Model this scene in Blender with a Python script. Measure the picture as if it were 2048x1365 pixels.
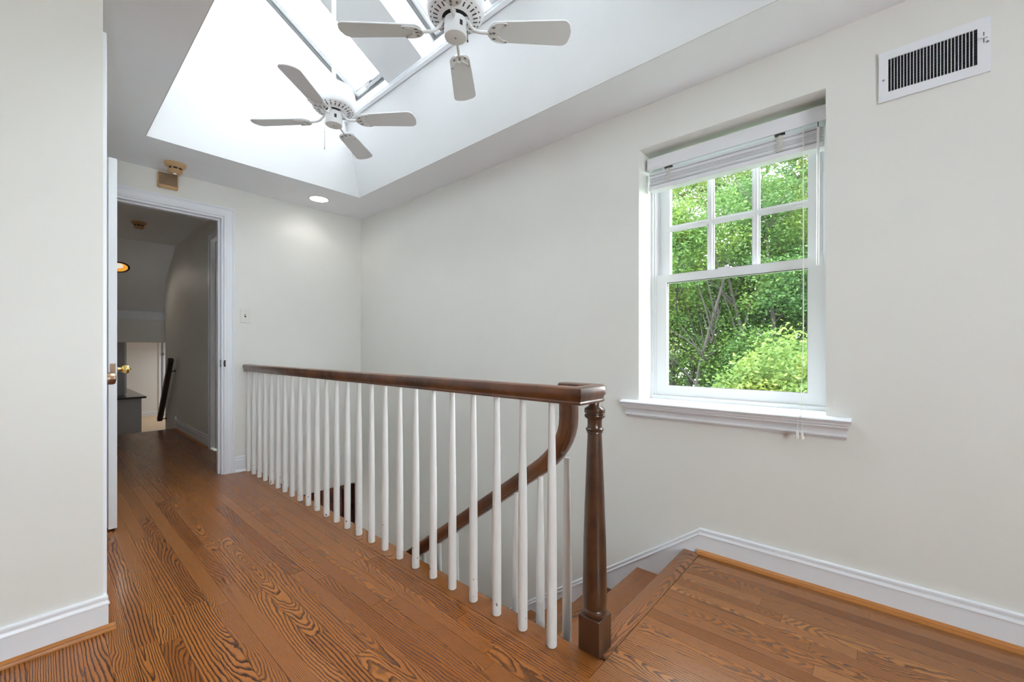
import bpy, math, random
import numpy as np
from mathutils import Vector, Matrix
C = bpy.context.scene.collection
for o in list(bpy.data.objects): bpy.data.objects.remove(o)
SC = bpy.context.scene
PI = math.pi
RAD = math.radians

# ---------------------------------------------------------------- camera
cam_d = bpy.data.cameras.new('camera'); cam = bpy.data.objects.new('camera', cam_d); C.objects.link(cam)
cam.location = (0, 0, .98); cam.rotation_euler = (PI/2, 0, RAD(-48.505))
cam_d.sensor_width = 36; cam_d.lens = 838/2048*36; cam_d.shift_y = 17.5/2048; cam_d.clip_start = .02; cam_d.clip_end = 200
SC.camera = cam

# ---------------------------------------------------------------- world: bright overcast sky
W = bpy.data.worlds.new('sky'); SC.world = W; W.use_nodes = True
wn = W.node_tree; wn.nodes.clear()
wo = wn.nodes.new('ShaderNodeOutputWorld'); wb = wn.nodes.new('ShaderNodeBackground')
wb.inputs[0].default_value = (.88, .945, 1.0, 1); wb.inputs[1].default_value = 10.2
wn.links.new(wb.outputs[0], wo.inputs[0])

def light(kind, name, loc, rot, energy, color=(1, 1, 1), size=.1, size_y=None, shape=None, portal=False, spot=None):
    d = bpy.data.lights.new(name, kind); o = bpy.data.objects.new(name, d); C.objects.link(o)
    o.location = loc; o.rotation_euler = rot; d.energy = energy; d.color = color
    if kind == 'AREA':
        d.shape = shape or ('RECTANGLE' if size_y else 'SQUARE'); d.size = size
        if size_y: d.size_y = size_y
        if portal: d.cycles.is_portal = True
    else: d.shadow_soft_size = size
    if spot: d.spot_size = spot; d.spot_blend = .6
    return o
# added fill lamp behind the camera, tilted up to brighten the ceiling
light('AREA', 'added_back_fill', (-.2, -2.33, 1.35), (RAD(116), 0, 0), 18, (.88, .95, 1), 1.1, 1.2)
# the ceiling light of the lower room beyond the hallway
light('AREA', 'lower_room_lamp', (3.3, 13.3, 1.50), (RAD(-25), 0, 0), 33, (.86, .93, 1), 1.0, 1.0)

SC.view_settings.view_transform = 'Standard'; SC.view_settings.look = 'None'
SC.view_settings.gamma = 1; SC.view_settings.use_curve_mapping = False
SC.view_settings.exposure = 0.88
cy = SC.cycles
cy.max_bounces = 14; cy.diffuse_bounces = 10; cy.glossy_bounces = 3; cy.transmission_bounces = 4; cy.transparent_max_bounces = 12
cy.caustics_reflective = False; cy.caustics_refractive = False; cy.sample_clamp_indirect = 6
cy.use_denoising = True

# ---------------------------------------------------------------- materials
def mat(name, col, rough=.5, metal=0., spec=.5, emit=None, estr=0., coat=0.):
    m = bpy.data.materials.new(name); m.use_nodes = True
    b = m.node_tree.nodes['Principled BSDF']
    b.inputs['Base Color'].default_value = (*col, 1); b.inputs['Roughness'].default_value = rough
    b.inputs['Metallic'].default_value = metal; b.inputs['Specular IOR Level'].default_value = spec
    if coat: b.inputs['Coat Weight'].default_value = coat; b.inputs['Coat Roughness'].default_value = .12
    if emit: b.inputs['Emission Color'].default_value = (*emit, 1); b.inputs['Emission Strength'].default_value = estr
    return m

class N:
    """small helper to write node maths"""
    def __init__(s, m): s.t = m.node_tree; s.b = s.t.nodes.get('Principled BSDF')
    def new(s, k, **kw):
        n = s.t.nodes.new(k)
        for a, v in kw.items(): setattr(n, a, v)
        return n
    def put(s, sock, v):
        if isinstance(v, bpy.types.NodeSocket): s.t.links.new(v, sock)
        elif v is not None: sock.default_value = v
    def m(s, op, a, b=None, c=None, clamp=False):
        n = s.new('ShaderNodeMath', operation=op); n.use_clamp = clamp
        s.put(n.inputs[0], a); s.put(n.inputs[1], b); s.put(n.inputs[2], c); return n.outputs[0]
    def vec(s, x, y, z):
        n = s.new('ShaderNodeCombineXYZ')
        for i, v in enumerate((x, y, z)): s.put(n.inputs[i], v)
        return n.outputs[0]
    def sep(s, v):
        n = s.new('ShaderNodeSeparateXYZ'); s.put(n.inputs[0], v); return n.outputs
    def noise(s, v, scale, detail=2, rough=.5, dims='3D'):
        n = s.new('ShaderNodeTexNoise', noise_dimensions=dims); s.put(n.inputs['Vector'], v)
        n.inputs['Scale'].default_value = scale; n.inputs['Detail'].default_value = detail; n.inputs['Roughness'].default_value = rough
        return n.outputs['Fac']
    def mix(s, f, a, b):
        n = s.new('ShaderNodeMix', data_type='RGBA'); s.put(n.inputs[0], f)
        s.put(n.inputs[6], a if isinstance(a, bpy.types.NodeSocket) else (*a, 1)); s.put(n.inputs[7], b if isinstance(b, bpy.types.NodeSocket) else (*b, 1))
        return n.outputs[2]
    def ramp(s, f, lo, hi):
        n = s.new('ShaderNodeMapRange', interpolation_type='SMOOTHSTEP'); s.put(n.inputs[0], f)
        n.inputs[1].default_value = lo; n.inputs[2].default_value = hi; return n.outputs[0]
    def bump(s, h, strength, dist):
        n = s.new('ShaderNodeBump'); n.inputs['Strength'].default_value = strength; n.inputs['Distance'].default_value = dist
        s.put(n.inputs['Height'], h); s.t.links.new(n.outputs[0], s.b.inputs['Normal'])

def paint(name, col, rough=.55, amt=.02):
    m = mat(name, col, rough); n = N(m); g = n.new('ShaderNodeNewGeometry')
    f = n.noise(g.outputs['Position'], 3, 3); d = tuple(c*(1-amt*2) for c in col)
    n.put(n.b.inputs['Base Color'], n.mix(f, d, tuple(min(1, c*(1+amt)) for c in col)))
    n.bump(n.noise(g.outputs['Position'], 350, 2), .08, .001)
    return m
M = {}
M['wall'] = paint('wall_paint', (.745, .74, .705))
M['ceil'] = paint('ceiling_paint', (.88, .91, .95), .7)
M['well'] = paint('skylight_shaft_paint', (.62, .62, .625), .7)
M['trim'] = mat('white_gloss_trim', (.76, .78, .82), .3)
M['vinyl'] = mat('white_window_vinyl', (.70, .71, .72), .3)
M['white'] = mat('white_enamel', (.80, .80, .80), .35)
M['fanwhite'] = mat('fan_white_enamel', (.74, .74, .75), .32)
M['blade'] = mat('blade_grey_white', (.72, .73, .75), .5)
M['blind'] = mat('blind_white_slats', (.72, .72, .75), .4)
M['dark'] = mat('dark_recess', (.012, .012, .013), .6)
M['grille'] = mat('dark_grille', (.03, .03, .032), .5)
M['brass'] = mat('polished_brass', (.83, .60, .22), .16, 1)
M['oldbrass'] = mat('tarnished_brass', (.36, .24, .17), .34, 1)
M['steel'] = mat('screw_steel', (.35, .35, .36), .35, 1)
M['blackmetal'] = mat('black_metal', (.02, .02, .02), .4)
M['almond'] = mat('aged_almond_plastic', (.52, .33, .16), .45)
M['ivory'] = mat('ivory_plastic', (.72, .71, .66), .35)
M['rubber'] = mat('grey_gasket', (.19, .19, .19), .6)
M['tan_floor'] = mat('pale_tan_floor', (.58, .40, .24), .35)
M['greycab'] = mat('grey_painted_cabinet', (.42, .44, .48), .45)
M['darktop'] = mat('dark_stone_counter', (.05, .055, .06), .16)
M['handrail_dark'] = mat('dark_mahogany', (.022, .006, .004), .25, coat=.3)
M['lens'] = mat('lamp_lens', (1, 1, 1), .5, emit=(1, .98, .95), estr=6)
M['amber'] = mat('lit_amber_reflector', (.9, .45, .08), .4, emit=(1, .42, .06), estr=.42)
M['bulb'] = mat('dim_bulb_face', (.8, .75, .65), .4, emit=(1, .9, .72), estr=.4)

def glass(name, tint, f0=.04):
    m = bpy.data.materials.new(name); m.use_nodes = True; t = m.node_tree; t.nodes.clear()
    o = t.nodes.new('ShaderNodeOutputMaterial'); mx = t.nodes.new('ShaderNodeMixShader'); tr = t.nodes.new('ShaderNodeBsdfTransparent')
    gl = t.nodes.new('ShaderNodeBsdfGlossy'); n = N(m); n.b = None; lw = t.nodes.new('ShaderNodeLayerWeight'); lw.inputs[0].default_value = .5
    fr = n.m('ADD', .03, n.m('MULTIPLY', .9, n.m('POWER', lw.outputs['Facing'], 5.)))
    tr.inputs[0].default_value = (*tint, 1); gl.inputs['Roughness'].default_value = .01
    t.links.new(fr, mx.inputs[0]); t.links.new(tr.outputs[0], mx.inputs[1]); t.links.new(gl.outputs[0], mx.inputs[2]); t.links.new(mx.outputs[0], o.inputs[0])
    return m
M['glass'] = glass('clear_glass', (.96, .975, .97))

def chipped(name, col):
    m = mat(name, col, .35); n = N(m)
    tc = n.new('ShaderNodeTexCoord'); oi = n.new('ShaderNodeObjectInfo')
    x, y, z = n.sep(tc.outputs['Object'])
    off = n.m('MULTIPLY', oi.outputs['Random'], 50.)
    p = n.vec(n.m('ADD', x, off), y, n.m('MULTIPLY', z, .6))
    v = n.noise(p, 62, 1.5)
    low = n.ramp(z, .34, .0)
    thr = n.m('SUBTRACT', .82, n.m('MULTIPLY', low, .12))
    chip = n.m('GREATER_THAN', v, thr)
    n.put(n.b.inputs['Base Color'], n.mix(chip, col, (.22, .21, .2)))
    return m
M['baluster'] = chipped('chipped_white_paint', (.77, .77, .755))

def oak(name, along='Y', light_c=(.360, .128, .030), dark_c=(.042, .012, .0045), rough=.22, coat=.07, var=.5, fs=1.):
    """flat-sawn stained red oak: growth-ring cathedrals, rift boards, pores and mineral stain; every board differs"""
    m = mat(name, light_c, rough, coat=coat, spec=.24); n = N(m)
    g = n.new('ShaderNodeNewGeometry'); oi = n.new('ShaderNodeObjectInfo')
    px, py, pz = n.sep(g.outputs['Position']); lx, ly, lz = n.sep(oi.outputs['Location'])
    u0 = n.m('SUBTRACT', px, lx); v0 = n.m('SUBTRACT', py, ly)
    u, v = (u0, v0) if along == 'Y' else (v0, u0)
    R = oi.outputs['Random']
    wn_ = n.new('ShaderNodeTexWhiteNoise', noise_dimensions='1D'); n.put(wn_.inputs['W'], n.m('MULTIPLY', R, 977.))
    r1, r2, r3 = n.sep(wn_.outputs['Color']); r4 = wn_.outputs['Value']
    seed = n.m('MULTIPLY', R, 43.)
    wob = n.noise(n.vec(n.m('MULTIPLY', u, 9.), n.m('ADD', n.m('MULTIPLY', v, 2.6), seed), seed), 1., 2.5, .55)
    wob2 = n.noise(n.vec(n.m('MULTIPLY', u, 90.), n.m('ADD', n.m('MULTIPLY', v, 34.), seed), seed), 1., 2., .6)
    a = n.m('ADD', u, n.m('MULTIPLY', n.m('SUBTRACT', r1, .5), .17))
    slope = n.m('MULTIPLY', n.m('SUBTRACT', r2, .5), .34)
    b = n.m('ADD', n.m('MULTIPLY', n.m('SUBTRACT', r3, .5), .10), n.m('MULTIPLY', v, slope))
    b = n.m('ADD', b, n.m('MULTIPLY', n.m('SUBTRACT', wob, .5), .075))
    d = n.m('SQRT', n.m('ADD', n.m('MULTIPLY', a, a), n.m('MULTIPLY', b, b)))
    freq = n.m('ADD', 85.*fs, n.m('MULTIPLY', r4, 140.*fs))
    f = n.m('ADD', n.m('MULTIPLY', d, freq), n.m('MULTIPLY', n.m('SUBTRACT', wob2, .5), .7))
    f = n.m('FRACT', f)
    line = n.m('MULTIPLY', n.ramp(f, .40, .84), n.ramp(f, 1.0, .92))
    # open pores dragged along the grain
    pore = n.noise(n.vec(n.m('MULTIPLY', u, 620.), n.m('ADD', n.m('MULTIPLY', v, 22.), seed), 0.), 1., 2., .6)
    pore = n.ramp(pore, .54, .70)
    # slow stain variation in a board
    st = n.noise(n.vec(n.m('MULTIPLY', u, 22.), n.m('ADD', n.m('MULTIPLY', v, 3.), seed), 3.), 1., 2., .5)
    st = n.ramp(st, .56, .78)
    k = n.m('ADD', n.m('MULTIPLY', line, n.m('ADD', .72, n.m('MULTIPLY', r3, .26))), n.m('MULTIPLY', pore, n.m('ADD', .12, n.m('MULTIPLY', line, .4))), clamp=True)
    k = n.m('ADD', k, n.m('MULTIPLY', st, .30), clamp=True)
    hue = n.mix(r2, light_c, tuple(c*s for c, s in zip(light_c, (.66, .56, .48))))
    hue = n.mix(n.m('MULTIPLY', r1, var), hue, tuple(c*s for c, s in zip(light_c, (1.2, 1.3, 1.5))))
    col = n.mix(k, hue, dark_c)
    n.put(n.b.inputs['Base Color'], col)
    n.put(n.b.inputs['Roughness'], n.m('ADD', rough, n.m('MULTIPLY', k, .10)))
    n.bump(n.m('SUBTRACT', 1., k), .025, .0004)
    return m
M['oak'] = oak('oak_boards')
M['oak_landing'] = oak('oak_landing_boards', light_c=(.355, .152, .052), dark_c=(.050, .019, .009))
M['oak_x'] = oak('oak_cross_board', 'X', light_c=(.28, .112, .042), dark_c=(.05, .018, .008), fs=.7)
M['oak_tread'] = oak('oak_stair_tread', 'X', light_c=(.37, .138, .042), dark_c=(.045, .015, .006), fs=.55)
M['shoe'] = oak('oak_shoe_moulding', 'Y', light_c=(.52, .22, .06), dark_c=(.3, .11, .03), rough=.3)
M['shoe_x'] = oak('oak_shoe_moulding_cross', 'X', light_c=(.52, .22, .06), dark_c=(.3, .11, .03), rough=.3)

def dark_wood(name, c1, c2, c3, rough=.3):
    m = mat(name, c1, rough, coat=.35); n = N(m); tc = n.new('ShaderNodeTexCoord')
    x, y, z = n.sep(tc.outputs['Object'])
    a = n.noise(n.vec(n.m('MULTIPLY', x, 40.), n.m('MULTIPLY', y, 6.), n.m('MULTIPLY', z, 6.)), 1., 4, .6)
    b = n.noise(tc.outputs['Object'], 9, 4, .65)
    col = n.mix(n.ramp(a, .35, .65), c1, c2); col = n.mix(n.ramp(b, .45, .72), col, c3)
    n.put(n.b.inputs['Base Color'], col); return m
M['rail'] = dark_wood('worn_walnut_rail', (.17, .062, .022), (.105, .036, .013), (.045, .018, .010), .28)
M['newel'] = dark_wood('walnut_newel', (.088, .038, .018), (.062, .026, .012), (.036, .017, .010), .3)
M['reddoor'] = dark_wood('dark_red_wood', (.040, .006, .003), (.010, .002, .002), (.07, .016, .004), .35)

M['reddoor'].node_tree.nodes['Principled BSDF'].inputs['Coat Weight'].default_value = 0
M['reddoor'].node_tree.nodes['Principled BSDF'].inputs['Specular IOR Level'].default_value = .15

def leafmat(name, c1, c2):
    m = bpy.data.materials.new(name); m.use_nodes = True; t = m.node_tree; t.nodes.clear(); n = N(m); n.b = None
    o = n.new('ShaderNodeOutputMaterial'); df = n.new('ShaderNodeBsdfDiffuse'); tl = n.new('ShaderNodeBsdfTranslucent'); gl = n.new('ShaderNodeBsdfGlossy')
    g = n.new('ShaderNodeNewGeometry')
    f = g.outputs['Random Per Island']; col = n.mix(f, c1, c2)
    big = n.noise(g.outputs['Position'], 1.6, 2); col = n.mix(n.ramp(big, .45, .75), col, tuple(c*s for c, s in zip(c2, (1.5, 1.15, .7))))
    n.put(df.inputs[0], col); n.put(tl.inputs[0], n.mix(.5, col, c2)); gl.inputs['Roughness'].default_value = .5; gl.inputs[0].default_value = (.8, .9, .8, 1)
    m1 = n.new('ShaderNodeMixShader'); m1.inputs[0].default_value = .35; m2 = n.new('ShaderNodeMixShader'); m2.inputs[0].default_value = .02
    t.links.new(df.outputs[0], m1.inputs[1]); t.links.new(tl.outputs[0], m1.inputs[2]); t.links.new(m1.outputs[0], m2.inputs[1]); t.links.new(gl.outputs[0], m2.inputs[2]); t.links.new(m2.outputs[0], o.inputs[0])
    return m
M['leaf_a'] = leafmat('leaf_mid_green', (.032, .078, .016), (.080, .148, .030))
M['leaf_b'] = leafmat('leaf_bright_green', (.060, .118, .026), (.140, .205, .050))
M['leaf_c'] = leafmat('leaf_deep_green', (.024, .064, .018), (.062, .125, .032))
M['bark'] = mat('bark', (.035, .03, .025), .9)
M['grass'] = paint('grass_ground', (.06, .12, .03), .9, .2)

# ---------------------------------------------------------------- mesh builders
class MB:
    def __init__(s): s.v = []; s.f = []
    def add(s, vs, fs):
        k = len(s.v); s.v += [tuple(p) for p in vs]; s.f += [tuple(i+k for i in f) for f in fs]; return s
    def box(s, x0, x1, y0, y1, z0, z1):
        return s.add([(x0,y0,z0),(x1,y0,z0),(x1,y1,z0),(x0,y1,z0),(x0,y0,z1),(x1,y0,z1),(x1,y1,z1),(x0,y1,z1)],
                     [(0,3,2,1),(4,5,6,7),(0,1,5,4),(1,2,6,5),(2,3,7,6),(3,0,4,7)])
    def prism(s, poly, axis, a, b):
        """poly (p,q) extruded along axis from a to b; (p,q) are the two other axes in xyz order"""
        def P(p, q, t): return {'x': (t,p,q), 'y': (p,t,q), 'z': (p,q,t)}[axis]
        n = len(poly); vs = [P(p,q,a) for p,q in poly]+[P(p,q,b) for p,q in poly]
        fs = [tuple(range(n))[::-1], tuple(range(n,2*n))]+[(i,(i+1)%n,n+(i+1)%n,n+i) for i in range(n)]
        return s.add(vs, fs)
    def lathe(s, prof, seg=24, c=(0,0,0), M4=None, cap=True):
        """prof (r,z) round the z axis"""
        vs = []; n = len(prof)
        for r, z in prof:
            for i in range(seg):
                a = 2*PI*i/seg; vs.append(Vector((r*math.cos(a), r*math.sin(a), z)))
        if M4 is not None: vs = [M4 @ p for p in vs]
        vs = [(p[0]+c[0], p[1]+c[1], p[2]+c[2]) for p in vs]
        fs = [(j*seg+i, j*seg+(i+1)%seg, (j+1)*seg+(i+1)%seg, (j+1)*seg+i) for j in range(n-1) for i in range(seg)]
        if cap: fs += [tuple(range(seg))[::-1], tuple((n-1)*seg+i for i in range(seg))]
        return s.add(vs, fs)
    def tube(s, pts, r, seg=8, r2=None):
        pts = [Vector(p) for p in pts]; n = len(pts); vs = []
        for i, p in enumerate(pts):
            t = (pts[min(i+1,n-1)]-pts[max(i-1,0)]).normalized()
            up = Vector((0,0,1)) if abs(t.z) < .95 else Vector((1,0,0))
            a = t.cross(up).normalized(); b = t.cross(a).normalized()
            rr = r if r2 is None else r+(r2-r)*i/(n-1)
            for k in range(seg):
                th = 2*PI*k/seg; vs.append(p+a*rr*math.cos(th)+b*rr*math.sin(th))
        fs = [(j*seg+i, j*seg+(i+1)%seg, (j+1)*seg+(i+1)%seg, (j+1)*seg+i) for j in range(n-1) for i in range(seg)]
        fs += [tuple(range(seg))[::-1], tuple((n-1)*seg+i for i in range(seg))]
        return s.add(vs, fs)
    def sweep(s, path, prof, Nv, ends=None):
        """prof (side, normal) swept with mitres along a path lying in the plane with normal Nv"""
        Nv = Vector(Nv).normalized(); pts = [Vector(p) for p in path]; n = len(pts); k = len(prof); vs = []
        for i, p in enumerate(pts):
            t0 = (p-pts[i-1]).normalized() if i else None; t1 = (pts[i+1]-p).normalized() if i < n-1 else None
            if t0 is None: t0 = t1
            if t1 is None: t1 = t0
            s0 = Nv.cross(t0).normalized(); s1 = Nv.cross(t1).normalized(); sd = (s0+s1).normalized(); sd = sd/max(.3, sd.dot(s0))
            for a, b in prof: vs.append(p+sd*a+Nv*b)
        fs = [(j*k+i, j*k+(i+1)%k, (j+1)*k+(i+1)%k, (j+1)*k+i) for j in range(n-1) for i in range(k)]
        fs += [tuple(range(k))[::-1], tuple((n-1)*k+i for i in range(k))]
        return s.add(vs, fs)
    def mesh(s, name, smooth=False, bevel=0):
        me = bpy.data.meshes.new(name); me.from_pydata(s.v, [], s.f); me.update()
        import bmesh
        bm = bmesh.new(); bm.from_mesh(me); bmesh.ops.recalc_face_normals(bm, faces=bm.faces)
        if bevel: bmesh.ops.bevel(bm, geom=[e for e in bm.edges], offset=bevel, segments=1, affect='EDGES', profile=.5)
        bm.to_mesh(me); bm.free()
        if smooth:
            for p in me.polygons: p.use_smooth = True
            try: me.set_sharp_from_angle(angle=RAD(38))
            except Exception: pass
        return me
    def build(s, name, m, parent=None, loc=None, rot=None, smooth=False, bevel=0, label=None):
        me = s.mesh(name, smooth, bevel)
        if m is not None: me.materials.append(m)
        return link(name, me, parent, loc, rot, label)
def link(name, me, parent=None, loc=None, rot=None, label=None):
    o = bpy.data.objects.new(name, me); C.objects.link(o)
    if loc: o.location = loc
    if rot: o.rotation_euler = rot
    if parent: o.parent = parent
    if label: o['label'] = label
    return o
def struct(o): o['kind'] = 'structure'; return o
def empty(name, loc=(0,0,0), rot=(0,0,0)):
    o = bpy.data.objects.new(name, None); C.objects.link(o); o.location = loc; o.rotation_euler = rot; o.empty_display_size = .05; return o
def thing(name, label, cat, loc=(0,0,0), rot=(0,0,0), group=None):
    o = empty(name, loc, rot); return tag(o, label, cat, group)
def tag(o, label, cat, group=None):
    o['label'] = label; o['category'] = cat
    if group: o['group'] = group
    return o
def copy_tree(o, parent=None):
    c = o.copy(); C.objects.link(c)
    if parent: c.parent = parent
    for ch in list(o.children): copy_tree(ch, c)
    return c

# ================================================================ room numbers
CE = 2.267            # ceiling
XR = 2.12             # right (window) wall
YF = 3.88             # far wall
WX0, WX1, WY0, WY1 = .43, 1.80, .19, 3.314   # skylight shaft in the ceiling
XT, ZT = 1.674, 2.905  # foot of the sloped roof in the shaft
SLX, SLZ = .856, -.517  # downhill direction; normal out
NX, NZ = .517, .856

# ================================================================ walls
b = MB()   # window wall with its opening, also the wall of the stairwell
yw0, yw1, zw0, zw1 = .173, .972, .712, 2.044
for y0, y1, z0, z1 in ((-2.4, yw0, -2.7, CE+.1), (yw1, YF+.11, -2.7, CE+.1), (yw0, yw1, -2.7, zw0-.012), (yw0, yw1, zw1, CE+.1)):
    b.box(XR, XR+.22, y0, y1, z0, z1)
struct(b.build('wall_right', M['wall']))
b = MB()
b.box(.15, .206, YF, YF+.11, -.02, CE+.1).box(.206, .966, YF, YF+.11, 2.027, CE+.1).box(.966, XR, YF, YF+.11, -.02, CE+.1).box(1.17, XR, YF, YF+.11, -.32, -.02)
struct(b.build('wall_far', M['wall']))
b = MB()
b.box(-3.2, .15, 2.045, 2.16, -.02, CE+.1)
b.box(.05, .15, 2.16, YF, 2.03, CE+.1).box(.05, .15, 2.64, YF+.11, -.02, 2.03).box(.05, .15, 2.16, 2.13+.0001, -.02, 2.03)
struct(b.build('wall_left', M['wall']))
b = MB()   # wall behind the camera with an opening for the added fill window
b.box(-3.2, -.75, -2.52, -2.4, -.02, CE+.1).box(.35, XR, -2.52, -2.4, -.02, CE+.1).box(-.75, .35, -2.52, -2.4, -.02, .75).box(-.75, .35, -2.52, -2.4, 1.95, CE+.1)
struct(b.build('wall_back', M['wall']))
b = MB()
b.box(-3.32, -3.2, -2.52, 2.16, -.02, CE+.1)
struct(b.build('wall_side', M['wall']))
b = MB()   # wall under the hall floor, along the stairwell, and the far end of the lower hall
b.box(1.06, 1.165, .66, YF+.11, -2.7, -.03).box(1.165, XR, .60, .70, -2.7, -.03).box(.6, XR+.2, 6.0, 6.1, -2.7, -.3).box(.5, .6, YF+.11, 6.1, -2.7, -.3).box(XR, XR+.2, YF+.11, 6.1, -2.7, -.3)
struct(b.build('wall_stairwell', M['wall']))
struct(MB().box(.5, XR+.2, YF+.11, 6.1, -.34, -.30).build('ceiling_lower_hall', M['ceil']))
struct(MB().box(.5, XR+.2, .6, 6.1, -2.72, -2.66).build('floor_lower_hall', M['tan_floor']))

# ceiling round the shaft
b = MB()
g_ = .004
b.box(-3.32, WX0-g_, -2.52, YF+.11, CE, CE+.12).box(WX1+g_, XR+.22, -2.52, YF+.11, CE, CE+.12).box(WX0-g_, WX1+g_, -2.52, WY0-g_, CE, CE+.12).box(WX0-g_, WX1+g_, WY1+g_, YF+.11, CE, CE+.12)
struct(b.build('ceiling', M['ceil']))
# shaft walls: far and near are vertical, the window side leans in, the left side is vertical
ZL = ZT+(XT-WX0)*.604
poly = [(WX0, CE+.0002), (WX1, CE+.0002), (XT, ZT), (WX0, ZL)]
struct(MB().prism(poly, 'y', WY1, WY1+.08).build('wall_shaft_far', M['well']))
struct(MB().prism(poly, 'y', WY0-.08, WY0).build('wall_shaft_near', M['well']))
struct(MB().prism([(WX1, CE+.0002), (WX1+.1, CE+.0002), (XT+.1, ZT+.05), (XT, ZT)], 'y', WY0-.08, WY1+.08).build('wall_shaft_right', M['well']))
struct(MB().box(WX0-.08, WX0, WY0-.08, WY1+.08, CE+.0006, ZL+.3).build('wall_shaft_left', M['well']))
# the sloped roof with three deep openings; s runs downhill, n out
def RP(s_, y, n_): return (XT+SLX*s_+NX*n_, y, ZT+SLZ*s_+NZ*n_)
def rbox(B, s0, s1, y0, y1, n0, n1):
    vs = [RP(a, y, n) for n in (n0, n1) for a, y in ((s0,y0),(s1,y0),(s1,y1),(s0,y1))]
    return B.add(vs, [(0,3,2,1),(4,5,6,7),(0,1,5,4),(1,2,6,5),(2,3,7,6),(3,0,4,7)])
OP = [(2.678, 3.314), (1.636, 2.272), (.594, 1.23)]; S1 = -1.22; DN = .218
b = MB()
for y0, y1 in ((3.314, 3.5), (2.272, 2.678), (1.23, 1.636), (0.0, .594)): rbox(b, -1.75, 0, y0, y1, 0, DN+.1)
for y0, y1 in OP: rbox(b, -1.75, S1, y0, y1, 0, DN+.1)
rbox(b, 0, .25, 0, 3.5, .0, DN+.1)
struct(b.build('ceiling_roof_slope', M['well']))
b = MB(); rbox(b, .001, .03, WY0, WY1-.001, -.026, -.002); rbox(b, .012, .035, WY0, WY1-.001, -.05, -.026)
struct(b.build('trim_1', M['trim']))
for i, (y0, y1) in enumerate(OP):
    w = struct(empty('window_%d' % (i+2), RP(S1/2, (y0+y1)/2, DN)))
    L = Vector(w.location)
    def part(nm, B, m_, **k):
        B.v = [tuple(Vector(v)-L) for v in B.v]; return B.build(nm, m_, w, **k)
    B = MB(); e = .012
    for a0, a1, c0, c1 in ((S1, 0, y1-e, y1), (S1, 0, y0, y0+e), (-e, 0, y0+e, y1-e), (S1, S1+e, y0+e, y1-e)): rbox(B, a0, a1, c0, c1, DN-.02, DN+.03)
    part('gasket', B, M['rubber'])
    B = MB(); e2 = .05
    for a0, a1, c0, c1 in ((S1+e, -e, y1-e2, y1-e), (S1+e, -e, y0+e, y0+e2), (-e2, -e, y0+e2, y1-e2), (S1+e, S1+e2, y0+e2, y1-e2)): rbox(B, a0, a1, c0, c1, DN+.002, DN+.05)
    part('sash', B, M['vinyl'])
    B = MB(); e3 = .053
    for a0, a1, c0, c1 in ((S1+e2, -e2, y1-e3, y1-e2), (S1+e2, -e2, y0+e2, y0+e3), (-e3, -e2, y0+e3, y1-e3)): rbox(B, a0, a1, c0, c1, DN+.0, DN+.03)
    part('glazing_seal', B, M['rubber'])
    B = MB(); rbox(B, S1+e2, -e2, y0+e2, y1-e2, DN+.034, DN+.04); part('glass_pane', B, M['glass'])
    ym = (y0+y1)/2-.02
    B = MB(); rbox(B, -.045, -.022, ym-.14, ym+.14, DN-.022, DN+.0); B.tube([RP(-.05, ym-.12, DN-.03), RP(-.05, ym+.02, DN-.03)], .007); B.tube([RP(-.05, ym+.02, DN-.01), RP(-.06, ym+.03, DN-.06)], .012)
    part('crank_operator', B, M['steel'])

# ================================================================ floor and its boards
b = MB()
b.box(-3.2, 1.165, -2.4, .70, -.2, -.018).box(-3.2, .15, .70, 2.045, -.2, -.018).box(.05, 1.165, .70, YF+.11, -.2, -.018).box(1.165, XR, -2.4, .70, -.2, -.018).box(.1, 1.2, YF+.11, 6.545, -.2, -.018)
floor = struct(b.build('floor', mat('subfloor', (.10, .05, .02), .8)))
rnd = random.Random(7)
BW = .0572
cache = {}
def plank(x0, x1, y0, y1, m_, name='plank'):
    w, l = round(x1-x0, 4), round(y1-y0, 3); key = (w, l, m_.name)
    if key not in cache:
        cache[key] = MB().box(-w/2+.0002, w/2-.0002, -l/2+.0003, l/2-.0003, -.018, 0).mesh(name, bevel=.0004); cache[key].materials.append(m_)
    o = link(name, cache[key], floor, ((x0+x1)/2, (y0+y1)/2, rnd.uniform(-.0002, .0001)))
    return o
def boards(xa, xb, ya, yb, m_, lo=.45, hi=1.25, first=None):
    x = xa
    while x < xb-.004:
        x2 = min(x+BW, xb)
        if xb-x2 < .012: x2 = xb
        y = ya; nxt = y+rnd.uniform(.15, 1.0)
        while y < yb-.001:
            y2 = min(nxt, yb)
            if yb-y2 < .2: y2 = yb
            plank(x, x2, y, y2, m_); y = y2; nxt = y+rnd.uniform(lo, hi)
        x = x2
SEAM = 1.085
boards(.151, SEAM, .35, YF, M['oak'])
boards(.206, .966, YF, YF+.11, M['oak'], 1, 2)
boards(.2, 1.128, YF+.11, 6.53, M['oak'], .6, 1.4)
boards(-.25, .151, 1.1, 2.03, M['oak'])
boards(SEAM, 2.106, -.42, .655, M['oak_landing'], .7, 1.6)
# the rest of the floor, never in view: one laid field
b = MB()
rr = random.Random(3)
def field(xa, xb, ya, yb):
    x = xa
    while x < xb-.001:
        x2 = min(xb, x+BW); y = ya
        while y < yb-.001:
            y2 = min(yb, y+rr.uniform(.6, 1.4)); b.box(x+.0004, x2-.0004, y+.0004, y2-.0004, -.018, 0); y = y2
        x = x2
field(-3.2, -.25, -2.4, 2.03); field(-.25, .151, -2.4, 1.1); field(.151, SEAM, -2.4, .35); field(SEAM, XR, -2.4, -.42)
o = b.build('far_boards', M['oak'], floor); o['kind'] = 'stuff'
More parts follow.
